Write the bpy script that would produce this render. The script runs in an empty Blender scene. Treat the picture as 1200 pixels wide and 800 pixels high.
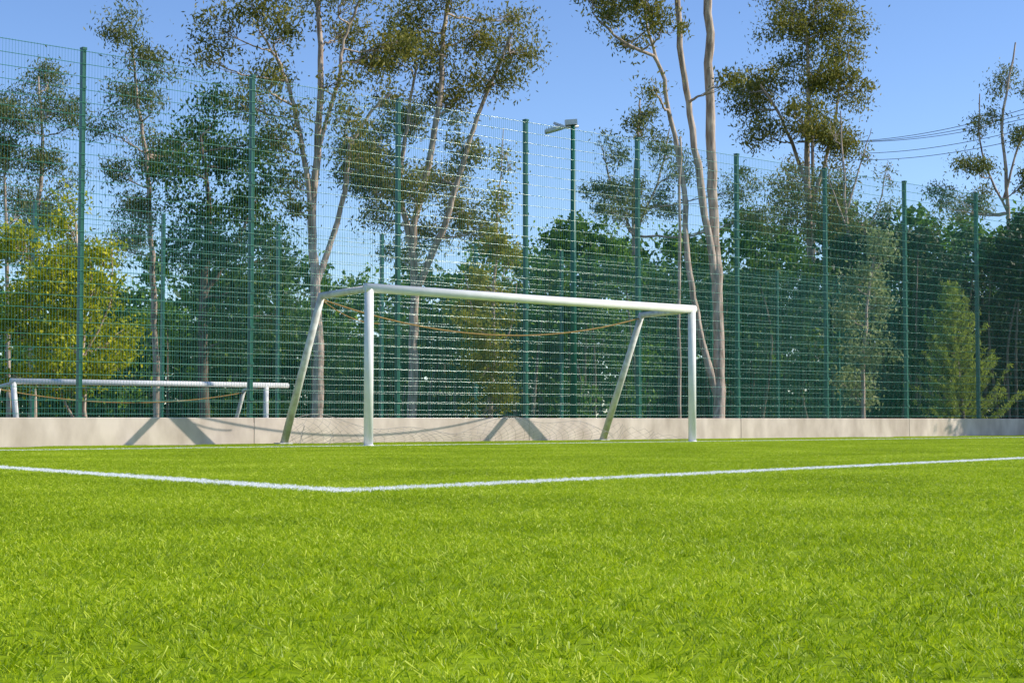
import bpy, math, random
import numpy as np
from mathutils import Vector
random.seed(7); rng=np.random.default_rng(7)
sc=bpy.context.scene
F=1913.0; CAMH=0.407; TH=math.atan(92/F); ct,st=math.cos(TH),math.sin(TH)
U=np.array([0.752,0.659]); U/=np.linalg.norm(U); N=np.array([-U[1],U[0]])
WN=23.13

def W(px,py,d):
    a=(px-600); b=F*ct-(400-py)*st; c=F*st+(400-py)*ct
    s=d/b
    return np.array([a*s,d,CAMH+c*s])
def G(px,py):
    b=F*ct-(400-py)*st; c=F*st+(400-py)*ct
    s=-CAMH/c
    return np.array([(px-600)*s,b*s])

# ---------------------------------------------------------------- materials
def mat(name):
    m=bpy.data.materials.new(name); m.use_nodes=True
    nt=m.node_tree; nt.nodes.clear()
    return m,nt,nt.nodes,nt.links
def ramp(nodes,cols):
    r=nodes.new('ShaderNodeValToRGB'); e=r.color_ramp.elements
    while len(e)<len(cols): e.new(0.5)
    for i,(p,c) in enumerate(cols):
        e[i].position=p; e[i].color=(*c,1)
    return r
def simple(name,c1,c2,scale=5,rough=0.5,bump=0,metal=0,spec=0.5,stretch=(1,1,1),detail=6,coat=0):
    m,nt,n,l=mat(name)
    o=n.new('ShaderNodeOutputMaterial'); b=n.new('ShaderNodeBsdfPrincipled')
    g=n.new('ShaderNodeNewGeometry'); mp=n.new('ShaderNodeMapping'); mp.inputs['Scale'].default_value=stretch
    t=n.new('ShaderNodeTexNoise'); t.inputs['Scale'].default_value=scale; t.inputs['Detail'].default_value=detail
    r=ramp(n,[(0.3,c1),(0.7,c2)])
    l.new(g.outputs['Position'],mp.inputs['Vector']); l.new(mp.outputs[0],t.inputs['Vector'])
    l.new(t.outputs['Fac'],r.inputs[0]); l.new(r.outputs[0],b.inputs['Base Color'])
    b.inputs['Roughness'].default_value=rough; b.inputs['Metallic'].default_value=metal
    b.inputs['Specular IOR Level'].default_value=spec
    if coat: b.inputs['Coat Weight'].default_value=coat; b.inputs['Coat Roughness'].default_value=0.2
    if bump:
        bp=n.new('ShaderNodeBump'); bp.inputs['Strength'].default_value=bump; bp.inputs['Distance'].default_value=0.02
        l.new(t.outputs['Fac'],bp.inputs['Height']); l.new(bp.outputs[0],b.inputs['Normal'])
    l.new(b.outputs[0],o.inputs[0]); return m
def leafmat(name,cols,trans=0.35,tcol=(0.25,0.3,0.03)):
    m,nt,n,l=mat(name)
    o=n.new('ShaderNodeOutputMaterial'); b=n.new('ShaderNodeBsdfPrincipled'); b.inputs['Roughness'].default_value=0.5
    b.inputs['Specular IOR Level'].default_value=0.22
    a=n.new('ShaderNodeAttribute'); a.attribute_name='rnd'
    r=ramp(n,cols); l.new(a.outputs['Fac'],r.inputs[0]); l.new(r.outputs[0],b.inputs['Base Color'])  # random leaf tone; dark end lowered to put crown shade into the colour
    t=n.new('ShaderNodeBsdfTranslucent'); 
    mx=n.new('ShaderNodeMix'); mx.data_type='RGBA'; mx.inputs[0].default_value=0.5
    l.new(r.outputs[0],mx.inputs[6]); mx.inputs[7].default_value=(*tcol,1)
    l.new(mx.outputs[2],t.inputs[0])
    s=n.new('ShaderNodeMixShader'); s.inputs[0].default_value=trans
    l.new(b.outputs[0],s.inputs[1]); l.new(t.outputs[0],s.inputs[2]); l.new(s.outputs[0],o.inputs[0]); return m

M_euc=leafmat('eucalyptus_leaves',[(0,(0.04,0.06,0.012)),(0.5,(0.17,0.19,0.035)),(1,(0.44,0.36,0.09))],0.35,(0.36,0.34,0.04))
M_dark=leafmat('dark_leaves',[(0,(0.014,0.04,0.010)),(0.6,(0.06,0.12,0.02)),(1,(0.17,0.26,0.04))],0.3,(0.15,0.28,0.02))
M_cyp=leafmat('cypress_leaves',[(0,(0.008,0.022,0.008)),(0.6,(0.03,0.06,0.014)),(1,(0.08,0.13,0.025))],0.22,(0.07,0.14,0.02))
M_gray=leafmat('olive_leaves',[(0,(0.05,0.08,0.02)),(0.6,(0.16,0.20,0.06)),(1,(0.36,0.34,0.13))],0.35,(0.28,0.32,0.06))
M_yel=leafmat('young_leaves',[(0,(0.10,0.15,0.008)),(0.6,(0.36,0.41,0.02)),(1,(0.74,0.66,0.04))],0.42,(0.68,0.68,0.02))
M_pop=leafmat('poplar_leaves',[(0,(0.08,0.10,0.02)),(0.6,(0.28,0.30,0.05)),(1,(0.54,0.48,0.10))],0.4,(0.5,0.48,0.05))
M_pale=leafmat('pale_leaves',[(0,(0.10,0.15,0.06)),(0.6,(0.28,0.34,0.15)),(1,(0.54,0.57,0.30))],0.35,(0.38,0.46,0.14))
M_bush=leafmat('bush_leaves',[(0,(0.016,0.05,0.008)),(0.6,(0.095,0.19,0.018)),(1,(0.26,0.42,0.04))],0.32,(0.22,0.44,0.02))
M_pine=leafmat('pine_needles',[(0,(0.09,0.15,0.02)),(0.6,(0.27,0.36,0.05)),(1,(0.50,0.56,0.10))],0.4,(0.45,0.52,0.05))
M_bark=simple('pale_bark',(0.20,0.135,0.10),(0.68,0.54,0.44),4.5,0.85,0.7,stretch=(2.5,2.5,0.5),detail=9)
M_barkd=simple('dark_bark',(0.08,0.06,0.045),(0.22,0.17,0.13),4,0.9,0.5,stretch=(2.5,2.5,0.6))

# ---------------------------------------------------------------- mesh utils
def mk(name,verts,faces,mats,midx=None,rnd=None,smooth=None,parent=None):
    verts=np.asarray(verts,dtype=np.float32); faces=np.asarray(faces,dtype=np.int32)
    k=faces.shape[1]; me=bpy.data.meshes.new(name)
    me.vertices.add(len(verts)); me.vertices.foreach_set('co',verts.ravel())
    me.loops.add(faces.size); me.polygons.add(len(faces))
    me.polygons.foreach_set('loop_start',np.arange(0,faces.size,k,dtype=np.int32))
    me.loops.foreach_set('vertex_index',faces.ravel())
    for m in mats: me.materials.append(m)
    if midx is not None: me.polygons.foreach_set('material_index',np.asarray(midx,dtype=np.int32))
    sm=np.zeros(len(faces),dtype=bool) if smooth is None else np.asarray(smooth,dtype=bool)
    me.polygons.foreach_set('use_smooth',sm)
    if rnd is not None:
        at=me.attributes.new('rnd','FLOAT','POINT'); at.data.foreach_set('value',np.asarray(rnd,dtype=np.float32))
    me.update(calc_edges=True); me.validate()
    ob=bpy.data.objects.new(name,me); sc.collection.objects.link(ob)
    if parent: ob.parent=parent
    return ob
def empty(name):
    e=bpy.data.objects.new(name,None); sc.collection.objects.link(e); return e
class B:
    def __init__(s): s.v=[];s.f=[];s.m=[];s.r=[];s.s=[];s.n=0
    def add(s,v,f,m,r,sm):
        v=np.asarray(v,dtype=float).reshape(-1,3); f=np.asarray(f,dtype=int).reshape(-1,4)
        s.v.append(v); s.f.append(f+s.n); s.n+=len(v); s.m.append(np.full(len(f),m)); s.s.append(np.full(len(f),sm))
        s.r.append(np.broadcast_to(np.asarray(r,dtype=float),(len(v),)))
    def tube(s,pts,rad,sides=6,m=0,cap=False):
        pts=np.asarray(pts,dtype=float); n=len(pts)
        rad=np.broadcast_to(np.asarray(rad,dtype=float),(n,))
        tan=np.gradient(pts,axis=0); tan/=np.linalg.norm(tan,axis=1)[:,None]+1e-9
        ref=np.array([0,0,1.]) if abs(tan[0][2])<0.8 else np.array([1.,0,0])
        a=np.arange(sides)*2*np.pi/sides+ (np.pi/4 if sides==4 else 0)
        x=np.cross(tan,ref); x/=np.linalg.norm(x,axis=1)[:,None]; y=np.cross(tan,x)
        vs=pts[:,None,:]+rad[:,None,None]*(np.cos(a)[None,:,None]*x[:,None,:]+np.sin(a)[None,:,None]*y[:,None,:])
        vs=vs.reshape(-1,3)
        i=np.arange(n-1)[:,None]; j=np.arange(sides)[None,:]; j2=(j+1)%sides
        f=np.stack([i*sides+j,(i+1)*sides+j,(i+1)*sides+j2,i*sides+j2],axis=-1).reshape(-1,4)
        if cap:
            vs=np.vstack([vs,pts[0],pts[-1]]); c0=n*sides;c1=c0+1; g=[]
            for q in range(0,sides,2):
                g.append([c0,q,(q+1)%sides,(q+2)%sides])
                o=(n-1)*sides; g.append([c1,o+(q+2)%sides,o+(q+1)%sides,o+q])
            f=np.vstack([f,g])
        s.add(vs,f,m,0.5,True)
    def box(s,c,h,ax=None,m=0):
        c=np.asarray(c,float); ax=np.eye(3) if ax is None else np.asarray(ax,float)
        sg=np.array([[-1,-1,-1],[1,-1,-1],[1,1,-1],[-1,1,-1],[-1,-1,1],[1,-1,1],[1,1,1],[-1,1,1]])
        v=c+(sg*np.asarray(h))@ax
        s.add(v,[[0,3,2,1],[4,5,6,7],[0,1,5,4],[1,2,6,5],[2,3,7,6],[3,0,4,7]],m,0.5,False)
    def leaves(s,c,L,Wd,droop=0.6,m=1,rb=0.5):
        n=len(c)
        if n==0:return
        d=rng.normal(size=(n,3)); d[:,2]-=droop*1.6; d/=np.linalg.norm(d,axis=1)[:,None]
        q=rng.normal(size=(n,3)); q=np.cross(d,q); q/=np.linalg.norm(q,axis=1)[:,None]
        sc_=rng.uniform(0.6,1.3,(n,1))
        v=np.stack([c-d*L/2*sc_, c+q*Wd/2*sc_, c+d*L/2*sc_, c-q*Wd/2*sc_],axis=1)
        f=np.arange(4*n).reshape(n,4)
        r=np.clip(rb+rng.normal(size=n)*0.25,0,1)
        s.add(v.reshape(-1,3),f,m,np.repeat(r,4),False)
    def build(s,name,mats,parent=None,bevel=None):
        return mk(name,np.concatenate(s.v),np.concatenate(s.f),mats,np.concatenate(s.m),np.concatenate(s.r),np.concatenate(s.s),parent)

def smoothline(P,k=4,jit=0.0):
    P=np.asarray(P,float); out=[]
    Q=np.vstack([2*P[0]-P[1],P,2*P[-1]-P[-2]])
    for i in range(1,len(Q)-2):
        for t in np.linspace(0,1,k,endpoint=False):
            a,b,c,d=Q[i-1],Q[i],Q[i+1],Q[i+2]
            out.append(0.5*((2*b)+(-a+c)*t+(2*a-5*b+4*c-d)*t*t+(-a+3*b-3*c+d)*t**3))
    out.append(P[-1]); out=np.array(out)
    if jit: out[1:-1]+=rng.normal(size=out[1:-1].shape)*jit
    return out

def tree(name,d,trunks,clumps,leaf,bark=None,dens=1.0,L=0.13,Wd=0.045,sig=0.22,droop=0.6,depth=1.0,twig=True,sub=42.0,grow=1.12):
    b=B(); bark=bark or M_bark; pxm=d/F; allp=[]
    for (pp,r0,r1) in trunks:
        off=0; P=[]
        for i,(x,y) in enumerate(pp):
            if i>0: off+=rng.normal()*0.25*depth
            P.append(W(x,y,d+off))
        if allp:
            A=np.concatenate([a for a,_ in allp]); j=np.argmin(np.linalg.norm((A-P[0])[:,[0,2]],axis=1))
            if np.linalg.norm((A[j]-P[0])[[0,2]])<0.8: 
                sh=A[j][1]-P[0][1]
                P=[p+np.array([0,sh,0]) for p in P]; P[0]=A[j]
        if P[0][2]<0.3: P[0][2]=-0.1
        S=smoothline(P,5,0.018)
        R=np.linspace(r0,r1,len(S))*rng.uniform(0.93,1.07,len(S))
        b.tube(S,R,8,0); allp.append((S,R))
    A=np.concatenate([a for a,_ in allp]); AR=np.concatenate([r for _,r in allp])
    for c in clumps:
        x,y,rx,ry=c[:4]; k=c[4] if len(c)>4 else 1.0
        C=W(x,y,d); C[1]+=rng.uniform(-1,1)*depth*1.6
        D=np.linalg.norm(A-C,axis=1)+np.where(A[:,2]>C[2]-0.2,3.0,0)
        j=np.argmin(D); a=A[j]
        mid=(a+C)/2+np.array([rng.normal()*0.15,rng.normal()*0.15,-0.12*np.linalg.norm(C-a)*rng.uniform(0,1)])
        S=smoothline([a,mid,C],5,0.02); r0=min(AR[j]*0.7,0.015+0.018*np.linalg.norm(C-a))
        b.tube(S,np.linspace(r0,0.012,len(S)),5,0)
        RX,RY=rx*pxm*grow,ry*pxm*grow
        ns=max(5,int(rx*ry/sub))
        p=rng.normal(size=(ns,3)); p/=np.linalg.norm(p,axis=1)[:,None]; p*=rng.uniform(0.1,1.0,(ns,1))**0.6
        SC=C+p*np.array([RX,RX,RY])
        if twig:
            for q in SC[:12]:
                t=rng.uniform(0.4,1); a2=S[int(t*(len(S)-1))]
                m2=(a2+q)/2+rng.normal(size=3)*0.06
                b.tube(smoothline([a2,m2,q],3),np.linspace(0.012,0.004,7),3,0)
        area=rx*ry*np.pi; la=(L/pxm)*(Wd/pxm)*0.35
        n=int(dens*k*area*2.6/la)
        w=rng.uniform(0.2,1.6,ns); w/=w.sum()
        idx=rng.choice(ns,size=n,p=w)
        sg=sig*rng.uniform(0.6,1.3,ns)[idx][:,None]
        pos=SC[idx]+rng.normal(size=(n,3))*sg*np.array([1,1,0.8])
        tone=rng.uniform(0.2,0.7,ns)[idx]
        b.leaves(pos,L,Wd,droop,1,tone)
    return b.build(name,[bark,leaf])

# ---------------------------------------------------------------- ground + turf
LN=[]
c0=G(400,577); cL=G(0,549); cR=G(1200,538)
dl=(cL-c0)/np.linalg.norm(cL-c0); dr=(cR-c0)/np.linalg.norm(cR-c0)
P1=np.array([-2.204,25.1]); P2=P1+U*7.32
LN.append((c0,c0+dl*13.5,0.13)); LN.append((c0,c0+dr*60,0.13))
LN.append((P1-U*40,P1+U*40,0.15))
def turf_mat(name,blade):
    m,nt,n,l=mat(name)
    o=n.new('ShaderNodeOutputMaterial'); b=n.new('ShaderNodeBsdfPrincipled')
    g=n.new('ShaderNodeNewGeometry'); sx=n.new('ShaderNodeSeparateXYZ'); l.new(g.outputs['Position'],sx.inputs[0])
    def ma(op,a,bb=None,c=None,clamp=False):
        x=n.new('ShaderNodeMath'); x.operation=op; x.use_clamp=clamp
        for i,v in enumerate((a,bb,c)):
            if v is None: continue
            if isinstance(v,(int,float)): x.inputs[i].default_value=v
            else: l.new(v,x.inputs[i])
        return x.outputs[0]
    wn=n.new('ShaderNodeTexNoise'); wn.inputs['Scale'].default_value=9; l.new(g.outputs['Position'],wn.inputs['Vector'])
    wob=ma('MULTIPLY',ma('SUBTRACT',wn.outputs['Fac'],0.5),0.06)
    mask=None
    for (a,e,w) in LN:
        dd=e-a; Ln=float(np.linalg.norm(dd)); dd=dd/Ln
        rx=ma('SUBTRACT',sx.outputs[0],float(a[0])); ry=ma('SUBTRACT',sx.outputs[1],float(a[1]))
        t=ma('ADD',ma('MULTIPLY',rx,float(dd[0])),ma('MULTIPLY',ry,float(dd[1])))
        s=ma('ABSOLUTE',ma('ADD',ma('MULTIPLY',rx,float(-dd[1])),ma('MULTIPLY',ry,float(dd[0]))))
        s=ma('ADD',s,wob)
        k=ma('MULTIPLY',ma('LESS_THAN',s,w),ma('MULTIPLY',ma('GREATER_THAN',t,-w),ma('LESS_THAN',t,Ln)))
        mask=k if mask is None else ma('MAXIMUM',mask,k)
    n1=n.new('ShaderNodeTexNoise'); n1.inputs['Scale'].default_value=0.7; n1.inputs['Detail'].default_value=6; l.new(g.outputs['Position'],n1.inputs['Vector'])
    n2=n.new('ShaderNodeTexNoise'); n2.inputs['Scale'].default_value=22; n2.inputs['Detail'].default_value=4; l.new(g.outputs['Position'],n2.inputs['Vector'])
    if blade:
        at=n.new('ShaderNodeAttribute'); at.attribute_name='rnd'; base=at.outputs['Fac']
        v=ma('ADD',ma('MULTIPLY',base,0.75),ma('MULTIPLY',n2.outputs['Fac'],0.35))
    else:
        v=ma('SUBTRACT',ma('MULTIPLY',n2.outputs['Fac'],0.6),0.02)  # ground toned below the blades: shade between them put into the colour
    v=ma('ADD',v,ma('MULTIPLY',ma('SUBTRACT',n1.outputs['Fac'],0.5),0.55),clamp=True)
    r=ramp(n,[(0.0,(0.07,0.13,0.002)),(0.42,(0.33,0.46,0.005)),(0.7,(0.58,0.68,0.02)),(1,(0.92,0.90,0.22))])
    l.new(v,r.inputs[0])
    mx=n.new('ShaderNodeMix'); mx.data_type='RGBA'; l.new(mask,mx.inputs[0]); l.new(r.outputs[0],mx.inputs[6]); mx.inputs[7].default_value=(0.84,0.86,0.82,1)
    l.new(mx.outputs[2],b.inputs['Base Color']); b.inputs['Roughness'].default_value=0.45 if blade else 0.9
    b.inputs['Specular IOR Level'].default_value=0.35 if blade else 0.1
    if blade:
        t=n.new('ShaderNodeBsdfTranslucent'); l.new(mx.outputs[2],t.inputs[0])
        s=n.new('ShaderNodeMixShader'); s.inputs[0].default_value=0.4
        l.new(b.outputs[0],s.inputs[1]); l.new(t.outputs[0],s.inputs[2]); l.new(s.outputs[0],o.inputs[0])
    else: l.new(b.outputs[0],o.inputs[0])
    return m
M_turf=turf_mat('turf_ground',False); M_blade=turf_mat('turf_blades',True)
M_soil=simple('dry_grass_ground',(0.06,0.08,0.03),(0.16,0.15,0.07),0.8,0.95)
mk('ground',[[-1500,-1500,0],[1500,-1500,0],[1500,1500,0],[-1500,1500,0]],[[0,1,2,3]],[M_soil])
def up(p,z): return [p[0],p[1],z]
fa=N*(WN-0.02); 
mk('football_pitch_turf',[up(fa-U*60,0.004),up(fa-N*70-U*60,0.004),up(fa-N*70+U*70,0.004),up(fa+U*70,0.004)],[[0,1,2,3]],[M_turf])
grass=empty('grass')
tiles=[]
for k in range(5):
    S=2.0; nt_=6400; per=6; n=nt_*per
    tc=rng.uniform(-S/2,S/2,(nt_,2)); ti=np.repeat(np.arange(nt_),per)
    p=tc[ti]+rng.normal(size=(n,2))*0.006
    th_=rng.uniform(0.7,1.3,nt_); tl=rng.normal(size=(nt_,2))*0.45
    h=rng.uniform(0.008,0.018,n)*th_[ti]; ang=rng.uniform(0,2*np.pi,n)
    w=rng.uniform(0.0018,0.0034,n); ln=tl[ti]+(p-tc[ti])/0.006*0.35+rng.normal(size=(n,2))*0.45
    s=np.stack([np.cos(ang),np.sin(ang)],1)*w[:,None]/2
    tip=p+ln*h[:,None]
    v=np.zeros((n,4,3)); v[:,0,:2]=p-s; v[:,1,:2]=p+s
    v[:,2,:2]=tip+s*0.7; v[:,3,:2]=tip-s*0.7
    v[:,2,2]=h; v[:,3,2]=h*0.9; v[:,:2,2]=0
    r=np.repeat(np.clip(rng.beta(1.8,2.2,nt_)[ti]*0.45+rng.beta(1.1,1.5,n)*0.62,0,1),4)
    me=mk('turf_tile',v.reshape(-1,3),np.arange(4*n).reshape(n,4),[M_blade],rnd=r)
    tiles.append(me.data); bpy.data.objects.remove(me)
for i in range(-13,15):
    for j in range(0,23):
        x=i*2.0; y=0.5+j*2.0
        if abs(x)>0.36*y+4: continue
        if N@np.array([x,y])>WN+0.5: continue
        ob=bpy.data.objects.new('turf_tile',tiles[random.randrange(5)]); ob.location=(x,y,0.004)
        ob.rotation_euler=(0,0,random.randrange(4)*math.pi/2); ob.parent=grass; sc.collection.objects.link(ob)

# ---------------------------------------------------------------- wall
M_conc=simple('beige_concrete',(0.44,0.35,0.29),(0.72,0.60,0.52),1.6,0.9,0.3,stretch=(1.6,1.6,0.8),detail=10)
U3=np.array([*U,0]); N3=np.array([*N,0]); Z3=np.array([0,0,1.])
AX=np.stack([U3,N3,Z3])
WH=0.445
b=B()
s0,s1=-22.0,46.0
x=s0
while x<s1:
    e=min(x+6.1,s1); b.box(N3*(WN+0.1)+U3*((x+e)/2)+Z3*(WH/2-0.05),[(e-x)/2-0.006,0.1,WH/2+0.05],AX); x=e
b.box(N3*(WN+0.1)+U3*((s0+s1)/2)+Z3*0.17,[(s1-s0)/2-0.05,0.09,0.2],AX)
wall=b.build('low_concrete_wall',[M_conc])
bv=wall.modifiers.new('bevel','BEVEL'); bv.width=0.01; bv.segments=2

# ---------------------------------------------------------------- fences
M_post=simple('green_painted_post',(0.002,0.085,0.052),(0.005,0.115,0.072),6,0.4)
M_wire=simple('green_coated_wire',(0.004,0.20,0.135),(0.008,0.25,0.175),6,0.26,spec=0.9,coat=0.8)
def fence(nd,z0,top,sa,sb,spacing,phase,wr=1.0):
    e=empty('wire_mesh_fence')
    bp=B(); bw=B()
    k0=math.ceil((sa-phase)/spacing); k1=math.floor((sb-phase)/spacing)
    for k in range(k0,k1+1):
        s=phase+k*spacing; c=N3*nd+U3*s
        bp.box(c+Z3*(z0+top)/2,[0.03,0.045,(top-z0)/2],AX)
        bp.box(c+Z3*(top+0.01),[0.034,0.049,0.01],AX)
        bp.box(c+Z3*(z0+0.006),[0.09,0.08,0.006],AX)
        z=z0+0.3
        while z<top: bp.box(c-N3*0.055+Z3*z,[0.035,0.008,0.02],AX); z+=0.6
    a=phase+k0*spacing; c_=phase+k1*spacing
    seg=int((c_-a)/0.4); T=np.linspace(a,c_,seg+1)[:,None]
    z=z0+0.06; 
    while z<top-0.03:
        for o in (-0.059,-0.047):
            bw.tube(N3*(nd+o)+U3*T+Z3*z,0.0036*wr,8)
        z+=0.2
    s=a+0.025
    while s<c_:
        bw.tube([N3*(nd-0.053)+U3*s+Z3*(z0+0.03),N3*(nd-0.053)+U3*s+Z3*(top-0.03)],0.0023*wr,3); s+=0.05
    bp.build('fence_posts',[M_post],e); bw.build('fence_mesh_panels',[M_wire],e)
def s_at(px,nd):
    t=(px-600)/F; d=nd/(N[0]*t+N[1]); return U@np.array([t*d,d])
fence(WN+0.1,WH,6.15,-20,44,3.06,s_at(293,WN+0.1))
fence(32.7,0.0,5.02,-26,50,3.06,s_at(325,32.7))

# ---------------------------------------------------------------- goal
M_white=simple('white_goal_paint',(0.76,0.75,0.72),(0.86,0.85,0.83),5,0.45,0.05)
M_ww=simple('weathered_white_paint',(0.50,0.46,0.41),(0.80,0.78,0.74),9,0.6,0.1,detail=9)
M_rope=simple('rope',(0.22,0.13,0.04),(0.38,0.25,0.09),30,0.9)
M_net=simple('net_cord',(0.30,0.27,0.25),(0.42,0.39,0.36),30,0.9)
M_metal=simple('galvanised_metal',(0.45,0.46,0.47),(0.6,0.6,0.62),8,0.4,metal=0.3)
goal=empty('football_goal')
A3=np.array([*P1,0.]); C3=np.array([*P2,0.])
H=2.44
b=B()
R=0.072
for p in (A3,C3):
    b.tube([p+Z3*0,p+Z3*(H-0.0)],R,20,cap=True)
    b.tube([p+Z3*0.004,p+Z3*0.03],R*1.15,20,cap=True)
b.build('goal_posts',[M_white],goal)
b=B(); b.tube([A3+Z3*H-U3*0.07,(A3+C3)/2+Z3*(H-0.012),C3+Z3*H+U3*0.07],R*1.02,20,cap=True); b.build('crossbar',[M_white],goal)
b=B()
for p in (A3,C3):
    top=p+N3*1.29+Z3*(H-0.05)
    b.tube([p+N3*0.05+Z3*(H-0.01),top],0.055,14,cap=True)
    b.tube([top+Z3*0.03-N3*0.02,p+N3*2.35+Z3*0.0],[0.058,0.066],14,cap=True)
    b.box(p+N3*2.36+Z3*0.02,[0.12,0.1,0.015],AX)
b.build('back_supports',[M_ww],goal)
b=B()
ta=A3+N3*1.3+Z3*(H-0.1); tb=C3+N3*1.3+Z3*(H-0.1)
T=np.linspace(0,1,30)
P=ta+(tb-ta)*T[:,None]; P[:,2]-=0.50*4*T*(1-T)*0.9; b.tube(P,0.013,6)
T=np.linspace(0,1,14); tc=ta+(tb-ta)*0.16-Z3*0.35
P=ta+(tc-ta)*T[:,None]; P[:,2]-=0.1*4*T*(1-T); b.tube(P,0.009,5)
b.build('net_ropes',[M_rope],goal)
b=B()
nu,nv=78,7
def netp(i,j):
    s=i/nu*7.32; v=j/nv
    hh=0.30+0.12*math.sin(s*1.3+1)+0.07*math.sin(s*3.1)
    return A3+U3*s+N3*(2.30-0.35*math.sin(v*2.6)+0.06*math.sin(s*4+v*5))+Z3*(0.02+hh*v)
for i in range(nu+1):
    for j in range(nv):
        for di in (-1,1):
            if (i+j)%2==0 and 0<=i+di<=nu:
                b.tube([netp(i,j),netp(i+di,j+1)],0.0022,4)
b.tube([netp(i,nv) for i in range(nu+1)],0.004,5)
for p in (A3,C3):
    def np_(i,j):
        t=i/24; return p+N3*(2.3-2.2*t)+Z3*(0.01+(0.34*(1-t)+0.04)*j/4)+U3*(0.12*math.sin(i*0.7)+0.1*j/4)
    for i in range(25):
        for j in range(4):
            for di in (-1,1):
                if (i+j)%2==0 and 0<=i+di<=24: b.tube([np_(i,j),np_(i+di,j+1)],0.002,4)
b.build('goal_net',[M_net],goal)

g2=empty('small_goal')
nd=27.0
a=s_at(22,nd); e_=s_at(312,nd)
b=B(); Hh=1.08
pa=N3*nd+U3*a; pb=N3*nd+U3*e_
b.tube([pa+Z3*0,pa+Z3*Hh-U3*0.1],0.05,12,cap=True); b.tube([pb+Z3*0,pb+Z3*Hh],0.05,12,cap=True)
b.tube([pa-U3*0.15+Z3*Hh,pb+U3*0.5+Z3*Hh],0.052,12,cap=True); b.build('goal_frame',[M_white],g2)
b=B()
for p in (pa,pb):
    b.tube([p+Z3*Hh,p+N3*0.8+Z3*Hh*0.92],0.035,10); b.tube([p+N3*0.8+Z3*Hh*0.92,p+N3*1.3],0.04,10,cap=True)
b.build('goal_supports',[M_ww],g2)
b=B(); T=np.linspace(0,1,20); P=(pa+N3*0.8)+(pb-pa)*T[:,None]+Z3*0.95; P[:,2]-=0.22*4*T*(1-T); b.tube(P,0.012,5); b.build('net_rope',[M_rope],g2)

# ---------------------------------------------------------------- lamp
lamp=empty('floodlight_pole')
dL=34.4; base=W(672,490,dL); topz=W(672,147,dL)[2]
bx=np.array([base[0],dL,0])
b=B(); b.tube([bx,bx+Z3*3.2,bx+Z3*topz],[0.075,0.062,0.05],14,cap=True); b.box(bx+Z3*0.01,[0.16,0.16,0.012]); b.build('pole',[M_post],lamp)
b=B()
tp=bx+Z3*topz
b.tube([tp-Z3*0.02+np.array([0.12,0,0]),tp-Z3*0.06-np.array([0.30,0,0])],0.028,8,cap=True)
def rotax(deg):
    a=math.radians(deg); return np.array([[math.cos(a),0,math.sin(a)],[0,1,0],[-math.sin(a),0,math.cos(a)]])
AXL=rotax(16)
hc=tp+np.array([-0.40,-0.06,-0.10])
b.box(hc,[0.20,0.15,0.028],AXL)
for i in range(7): b.box(hc+AXL[0]*(-0.16+i*0.053)+AXL[2]*0.045,[0.005,0.13,0.02],AXL)
b.box(tp+np.array([-0.04,0,0.06]),[0.13,0.08,0.055],rotax(4))
b.box(tp+np.array([-0.28,-0.02,-0.0]),[0.14,0.05,0.02],rotax(-20)); b.build('floodlight_head',[M_metal],lamp)
M_glass=simple('lamp_glass',(0.7,0.72,0.75),(0.8,0.82,0.85),5,0.1)
b=B(); b.box(hc-AXL[2]*0.033,[0.17,0.12,0.004],AXL); b.build('lens',[M_glass],lamp)

# ---------------------------------------------------------------- trees
tree('eucalyptus_tree',42,[([(372,510),(373,420),(370,340),(366,260),(372,180),(376,90),(372,0),(368,-60)],0.155,0.05),
 ([(371,335),(385,280),(402,220),(408,170),(430,130),(455,105)],0.09,0.03),
 ([(366,250),(352,180),(340,120),(325,70),(300,30)],0.08,0.03),
 ([(372,170),(392,90),(400,40),(420,-10)],0.06,0.03)],
 [(265,40,28,26,.6),(300,15,30,20,.8),(340,45,25,25,.7),(300,78,28,18,.6),(395,25,30,22,.7),(435,55,28,22,.8),(465,35,28,22,.8),(360,-20,60,25,.7),(450,105,28,14,.7),(248,75,18,16,.6),(330,105,18,14,.7),(400,95,18,16,.7),(415,150,22,18,1),(425,185,20,22,1),(325,160,22,20,.9),(338,205,16,20,.8),(290,120,24,20,.9),(420,5,26,18,.7),(345,240,16,18,.8),(355,140,12,14,.7)],M_euc,sig=0.24,dens=1.1)
tree('eucalyptus_tree',47,[([(482,510),(484,420),(486,340),(484,280),(500,200),(515,120),(520,40),(528,-20)],0.15,0.05),
 ([(486,335),(515,280),(535,220),(555,150),(580,90),(600,40)],0.11,0.03),
 ([(484,290),(470,220),(478,150),(490,80)],0.09,0.03)],
 [(440,170,32,26,1),(470,130,26,24,1),(430,212,26,22,1),(480,232,26,20,1),(510,200,28,24,1),(530,120,24,30,.9),(562,38,24,26,.9),(600,50,22,24,.9),(592,98,20,20,.8),(555,88,18,16,.8),(500,60,26,30,.9),(520,8,36,16,.9),(460,78,26,20,.9),(540,240,28,20,1),(500,270,24,16,1),(606,8,20,16,.8),(445,250,22,16,1),(545,180,22,22,.9),(475,30,26,20,.8),(455,205,24,20,1),(405,185,18,18,.8),(565,270,22,18,.8),(470,290,22,18,.8)],M_euc,dens=1.25,sig=0.27)
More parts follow.
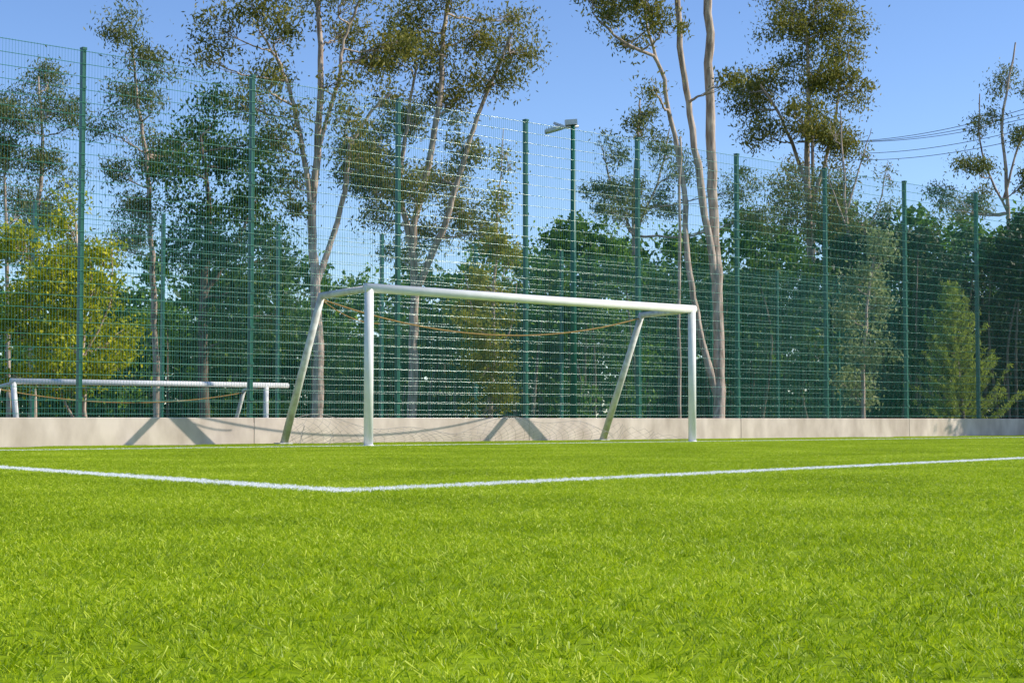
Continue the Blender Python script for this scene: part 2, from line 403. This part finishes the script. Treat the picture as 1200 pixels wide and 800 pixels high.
tree('eucalyptus_tree',44,[([(843,512),(842,420),(840,320),(835,220),(832,120),(830,40),(831,-90)],0.165,0.11),
 ([(838,330),(826,230),(812,130),(800,50),(793,-90)],0.11,0.07),
 ([(836,480),(820,380),(808,300),(800,200),(785,130),(772,70),(735,50),(700,20)],0.10,0.03),
 ([(797,500),(796,300),(797,160)],0.05,0.03),
 ([(772,75),(760,30),(750,-20)],0.05,0.02)],
 [(718,12,28,18),(752,18,22,18),(772,42,20,16),(738,44,18,10),(700,-10,26,14),(768,-20,40,16),(852,100,12,18,.8),(762,110,14,12,.5),(830,-120,60,30),(780,-110,50,30)],M_euc,dens=1.1)
tree('eucalyptus_tree',60,[([(955,512),(953,400),(950,290),(946,200),(948,110),(945,30)],0.19,0.05),([(950,250),(975,160),(985,90)],0.08,0.03),([(947,210),(915,140),(890,100)],0.08,0.03)],
 [(930,28,38,28),(980,28,34,28),(900,88,30,24),(950,88,34,28),(992,98,24,28),(878,118,22,18),(930,150,34,24),(975,170,26,32),(890,158,22,16),(940,210,30,22),(985,222,22,26),(872,98,16,12),(1000,60,20,20),(925,255,30,24),(905,-10,25,15),(960,-15,35,15),(970,260,26,22)],M_euc,L=0.15,Wd=0.055,sig=0.3,dens=1.15)
tree('sparse_eucalyptus_tree',58,[([(745,512),(746,400),(742,250),(748,160),(750,115)],0.11,0.03),([(744,290),(715,210),(705,170)],0.05,0.02),([(744,280),(775,200),(785,150)],0.05,0.02)],
 [(745,150,22,26,.5),(715,182,20,22,.5),(770,180,24,26,.55),(740,222,34,24,.7),(700,222,18,20,.6),(780,232,22,22,.7),(760,125,14,14,.4),(728,255,34,18,.8),(800,200,18,24,.5),(860,225,22,24,.7),(880,260,22,20,.8)],M_gray,dens=1.0,L=0.14,Wd=0.045)
tree('eucalyptus_tree',52,[([(185,512),(182,400),(178,300),(172,200),(160,110),(155,50)],0.12,0.03)],
 [(152,45,18,22,.8),(178,75,24,18,.8),(150,108,20,22,.8),(188,128,18,18,.8),(165,172,24,24,.9),(142,208,18,18,.8),(192,198,16,20,.8),(170,250,24,26,.9),(200,90,16,14,.7),(205,160,15,18,.7),(150,290,24,22,.8),(135,160,16,18,.7)],M_gray,L=0.14,sig=0.27,dens=1.2)
tree('eucalyptus_tree',56,[([(40,512),(38,300),(50,180),(45,90)],0.12,0.03),([(10,512),(8,300),(5,150)],0.10,0.03)],
 [(42,88,18,20),(62,125,24,18),(30,150,24,22),(8,180,24,28),(58,195,22,22),(20,238,28,22),(62,248,20,20),(3,110,12,18,.7),(90,150,18,14,.7),(85,215,14,14,.6),(-30,200,30,40),(30,290,30,24),(80,290,20,20)],M_gray,L=0.14,sig=0.28,dens=1.25)
tree('broadleaf_tree',50,[([(240,512),(238,350),(245,250),(235,160)],0.17,0.04),([(240,360),(275,290),(300,240)],0.09,0.03)],
 [(232,155,26,20),(260,185,30,26),(222,205,26,22),(282,228,30,26),(240,255,34,26),(216,298,24,22),(270,298,36,26),(305,275,24,24),(250,345,32,24),(305,335,30,26),(330,365,22,20),(262,125,22,18,.8),(300,165,22,22,.8),(320,300,22,22),(320,215,20,22,.8),(240,395,30,26),(290,390,30,26)],M_dark,M_barkd,dens=1.3,L=0.15,Wd=0.07,sig=0.32)
tree('young_leafy_tree',31,[([(100,505),(98,420),(95,330),(88,255)],0.05,0.015),([(99,440),(70,370),(45,300)],0.03,0.01),([(98,430),(125,360),(130,290)],0.03,0.01),([(100,500),(60,440),(30,380)],0.03,0.01)],
 [(42,290,24,24,.9),(80,270,22,22,.8),(118,292,20,22,.8),(50,340,32,26),(102,335,30,28),(140,345,16,22,.9),(34,388,28,22),(80,392,34,24),(126,395,26,26),(102,440,34,22),(60,435,30,20,.9),(20,440,22,18,.9),(145,420,18,16,.8),(15,350,18,24,.9),(72,310,20,20),(85,240,12,16,.8),(90,365,24,20)],M_yel,dens=1.15,L=0.09,Wd=0.055,sig=0.17,droop=0.2,depth=0.6)
tree('poplar_tree',35,[([(575,505),(577,400),(582,280),(590,150)],0.05,0.01),([(577,420),(556,370),(545,320)],0.02,0.008),([(577,430),(600,380),(606,330)],0.02,0.008)],
 [(589,185,8,22,.7),(586,235,14,22,.9),(578,285,20,22),(570,335,26,26),(568,385,32,26),(570,428,34,24),(575,462,32,18),(598,310,12,18,.8),(548,350,14,20,.9)],M_pop,dens=1.0,L=0.08,Wd=0.045,sig=0.15,droop=0.1,depth=0.5)
tree('pale_leafed_tree',48,[([(1012,512),(1012,420),(1020,330),(1030,275)],0.07,0.02)],
 [(1032,288,15,18),(1020,325,22,24),(1006,368,24,24),(1018,410,28,24),(1008,450,26,22),(1040,350,16,22),(1040,300,14,14)],M_pale,dens=0.9,L=0.12,Wd=0.07,sig=0.2,depth=0.6)
tree('sparse_eucalyptus_tree',60,[([(1180,512),(1182,250),(1175,150),(1190,50)],0.10,0.03),([(1180,260),(1150,180),(1148,110)],0.05,0.02),([(1181,230),(1200,150),(1215,90)],0.05,0.02)],
 [(1188,88,16,22,.6),(1168,130,18,16,.5),(1198,160,18,20,.6),(1130,200,22,24,.7),(1152,232,28,22,.8),(1190,218,22,26,.8),(1108,240,18,20,.8),(1215,110,20,30,.6),(1150,150,14,14,.4)],M_gray,dens=1.0,L=0.14)
tree('bare_tree',56,[([(1000,512),(998,330),(990,230),(985,130)],0.10,0.02),([(992,250),(1010,190),(1022,150)],0.04,0.01),([(993,270),(975,220),(968,180)],0.04,0.01),([(996,300),(1030,240),(1040,190)],0.04,0.01)],
 [(1010,180,18,22,.12),(985,150,16,22,.12),(1035,210,16,20,.15),(1045,250,20,16,.5),(1000,260,20,20,.4),(1065,285,20,14,.6)],M_gray)
# young pine
b=B(); d=47; bot=W(1130,505,d); bot[2]=0; tp_=W(1112,325,d)
T=np.linspace(0,1,12)[:,None]; tr=bot+(tp_-bot)*T; b.tube(tr,np.linspace(0.08,0.012,12),7,0)
for k in range(24):
    t=0.05+0.93*(k/24); c=bot+(tp_-bot)*t; Lb=(1-t)**0.85*1.5+0.10
    for q in range(6):
        a=q*2*np.pi/6+k*0.5+rng.uniform(-.3,.3); l_=Lb*rng.uniform(0.55,1.15)
        dv=np.array([math.cos(a),math.sin(a),0])
        e=c+dv*l_+Z3*l_*rng.uniform(0.3,0.7); m_=c+dv*l_*0.5+Z3*l_*0.05
        S=smoothline([c,m_,e],5); b.tube(S,np.linspace(0.016,0.005,len(S)),4,0)
        n=int(120*l_)+24; tt=rng.uniform(0.2,1.05,n)*(len(S)-1); i0=np.clip(tt.astype(int),0,len(S)-2)
        pos=S[i0]+(S[i0+1]-S[i0])*(tt-i0)[:,None]+rng.normal(size=(n,3))*0.035
        b.leaves(pos,0.15,0.024,-0.7,1,rng.uniform(0.2,0.75))
b.build('young_pine_tree',[M_barkd,M_pine])

def mass(name,d,items,leaf,L,Wd,dens=1.0,zmin=0.0,spread=2.0):
    b=B(); pxm=d/F
    for it in items:
        x,y,rx,ry=it[:4]; C=W(x,y,d); C[1]+=rng.uniform(-spread,spread)
        RX,RY=rx*pxm,ry*pxm
        g=C.copy(); g[2]=-0.05; g[0]+=rng.normal()*0.3
        b.tube(smoothline([g,(g+C)/2+rng.normal(size=3)*0.15,C],4),np.linspace(0.07,0.02,9),5,0)
        nl=int(rx*ry/45)+8
        p=rng.normal(size=(nl,3)); p/=np.linalg.norm(p,axis=1)[:,None]
        lob=C+p*np.array([RX,RX,RY])*rng.uniform(0.4,1.15,(nl,1))
        la=(L/pxm)*(Wd/pxm)*0.4; n=int(dens*rx*ry*np.pi*2.4/la)
        idx=rng.integers(0,nl,n); rr=min(RX,RY)*0.36*rng.uniform(0.4,1.3,nl)[idx][:,None]
        pos=lob[idx]+rng.normal(size=(n,3))*rr*0.75
        tone=(rng.uniform(0.15,0.8,nl)[idx]+rng.uniform(-0.12,0.12)); ok=pos[:,2]>0.02
        b.leaves(pos[ok],L,Wd,0.25,1,tone[ok])
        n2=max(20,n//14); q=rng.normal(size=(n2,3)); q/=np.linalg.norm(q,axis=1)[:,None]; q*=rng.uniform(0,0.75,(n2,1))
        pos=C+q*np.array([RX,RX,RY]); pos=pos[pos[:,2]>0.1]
        b.leaves(pos,L*2.2,Wd*2.4,0.2,1,0.0)  # big inner leaves at the darkest tone: shade of the core as colour
    return b.build(name,[M_barkd,leaf])
def fill(x0,x1,prof,r,ybot=500,step=None):
    out=[]; step=step or r*1.1
    x=x0
    while x<=x1:
        yt=np.interp(x,[p[0] for p in prof],[p[1] for p in prof])
        y=yt+r*0.9+rng.uniform(-16,10)
        while y<ybot:
            out.append((x+rng.uniform(-10,10),y,r*rng.uniform(.8,1.2),r*rng.uniform(.7,1.05))); y+=step*0.95
        x+=step
    return out
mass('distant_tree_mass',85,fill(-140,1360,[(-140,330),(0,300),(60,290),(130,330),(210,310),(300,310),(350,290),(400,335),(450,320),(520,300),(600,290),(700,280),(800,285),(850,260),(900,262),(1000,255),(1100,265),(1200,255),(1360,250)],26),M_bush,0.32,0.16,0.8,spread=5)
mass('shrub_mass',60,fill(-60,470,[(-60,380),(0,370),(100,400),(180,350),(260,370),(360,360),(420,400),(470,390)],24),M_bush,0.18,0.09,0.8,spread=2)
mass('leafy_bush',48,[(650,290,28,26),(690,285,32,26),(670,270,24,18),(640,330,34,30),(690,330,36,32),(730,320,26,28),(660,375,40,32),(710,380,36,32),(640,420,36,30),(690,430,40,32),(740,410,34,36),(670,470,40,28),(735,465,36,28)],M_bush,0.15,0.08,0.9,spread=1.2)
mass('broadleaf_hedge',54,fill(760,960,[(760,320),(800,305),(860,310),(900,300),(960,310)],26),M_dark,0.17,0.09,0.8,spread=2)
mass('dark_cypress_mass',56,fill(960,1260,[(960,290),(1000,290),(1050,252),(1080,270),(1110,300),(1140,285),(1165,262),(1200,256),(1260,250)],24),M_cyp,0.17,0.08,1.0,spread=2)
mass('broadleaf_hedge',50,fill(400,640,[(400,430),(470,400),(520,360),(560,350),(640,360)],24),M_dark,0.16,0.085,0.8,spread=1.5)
tw=lambda x,y,z:(600+F*x/y, 492-(z-CAMH)*F/y)
items=[]
for k in range(14):
    x=19.5+rng.uniform(-1.5,2.0); z=rng.uniform(4.5,8.5); a_,b_=tw(x,42.2,z); items.append((a_,b_,45,50))
mass('added_shade_tree',42.2,items,M_dark,0.24,0.15,0.9,spread=0.9)  # unseen tree right of frame, added to shade the wall's right end

# ---------------------------------------------------------------- power line
M_cab=simple('black_cable',(0.02,0.02,0.02),(0.04,0.04,0.04),5,0.6)
M_wood=simple('utility_pole_wood',(0.10,0.08,0.06),(0.18,0.14,0.10),4,0.9)
e=empty('power_line')
def pole(px,d,zs):
    c=W(px,490,d); c[2]=0; b=B(); b.tube([c,c+Z3*(zs+0.8)],[0.15,0.10],10,cap=True); b.box(c+Z3*(zs+0.1),[0.9,0.06,0.06]); b.build('utility_pole',[M_wood],e); return c
z=W(1330,100,66)[2]
ca=pole(1330,66,z); zb=W(955,168,105)[2]; cb=pole(955,105,zb)
b=B()
for o,dz in ((-0.8,0.2),(0,0.2),(0.8,0.2),(0,-0.5),(0.1,-0.9)):
    T=np.linspace(0,1,60)[:,None]; p=(ca+np.array([o,0,z+dz]))*(1-T)+(cb+np.array([o,0,zb+dz]))*T
    p[:,2]-=0.9*4*(T*(1-T))[:,0]; b.tube(p,0.016,5)
b.build('cables',[M_cab],e)

# ---------------------------------------------------------------- light
EL=math.radians(36); AZ=math.radians(51.5)
sh=math.cos(AZ)*N-math.sin(AZ)*U
sd=-sh
trav=Vector((sh[0]*math.cos(EL),sh[1]*math.cos(EL),-math.sin(EL)))
sl=bpy.data.lights.new('sun','SUN'); sl.energy=5.0; sl.angle=math.radians(0.5); sl.color=(1,0.93,0.80)
so=bpy.data.objects.new('sun',sl); so.rotation_euler=trav.to_track_quat('-Z','Y').to_euler(); sc.collection.objects.link(so)
w=bpy.data.worlds.new('World'); sc.world=w; w.use_nodes=True; n=w.node_tree.nodes; l=w.node_tree.links
bg=n['Background']; sk=n.new('ShaderNodeTexSky'); sk.sky_type='NISHITA'; sk.sun_disc=False
sk.sun_elevation=EL; sk.sun_rotation=math.atan2(sd[0],sd[1]); sk.air_density=0.8; sk.dust_density=0.2; sk.ozone_density=2.6
hs=n.new('ShaderNodeHueSaturation'); hs.inputs['Hue'].default_value=0.508; hs.inputs['Saturation'].default_value=1.12; hs.inputs['Value'].default_value=1.38
l.new(sk.outputs[0],hs.inputs['Color']); l.new(hs.outputs[0],bg.inputs[0]); bg.inputs[1].default_value=0.14

# ---------------------------------------------------------------- camera
cd=bpy.data.cameras.new('camera'); cd.lens=F/1200*36; cd.sensor_width=36; cd.clip_end=5000; cd.clip_start=0.05
co=bpy.data.objects.new('camera',cd); co.location=(0,0,CAMH); co.rotation_euler=(math.pi/2+TH,0,0); sc.collection.objects.link(co)
sc.camera=co
sc.view_settings.view_transform='Standard'; sc.view_settings.look='None'; sc.view_settings.exposure=0
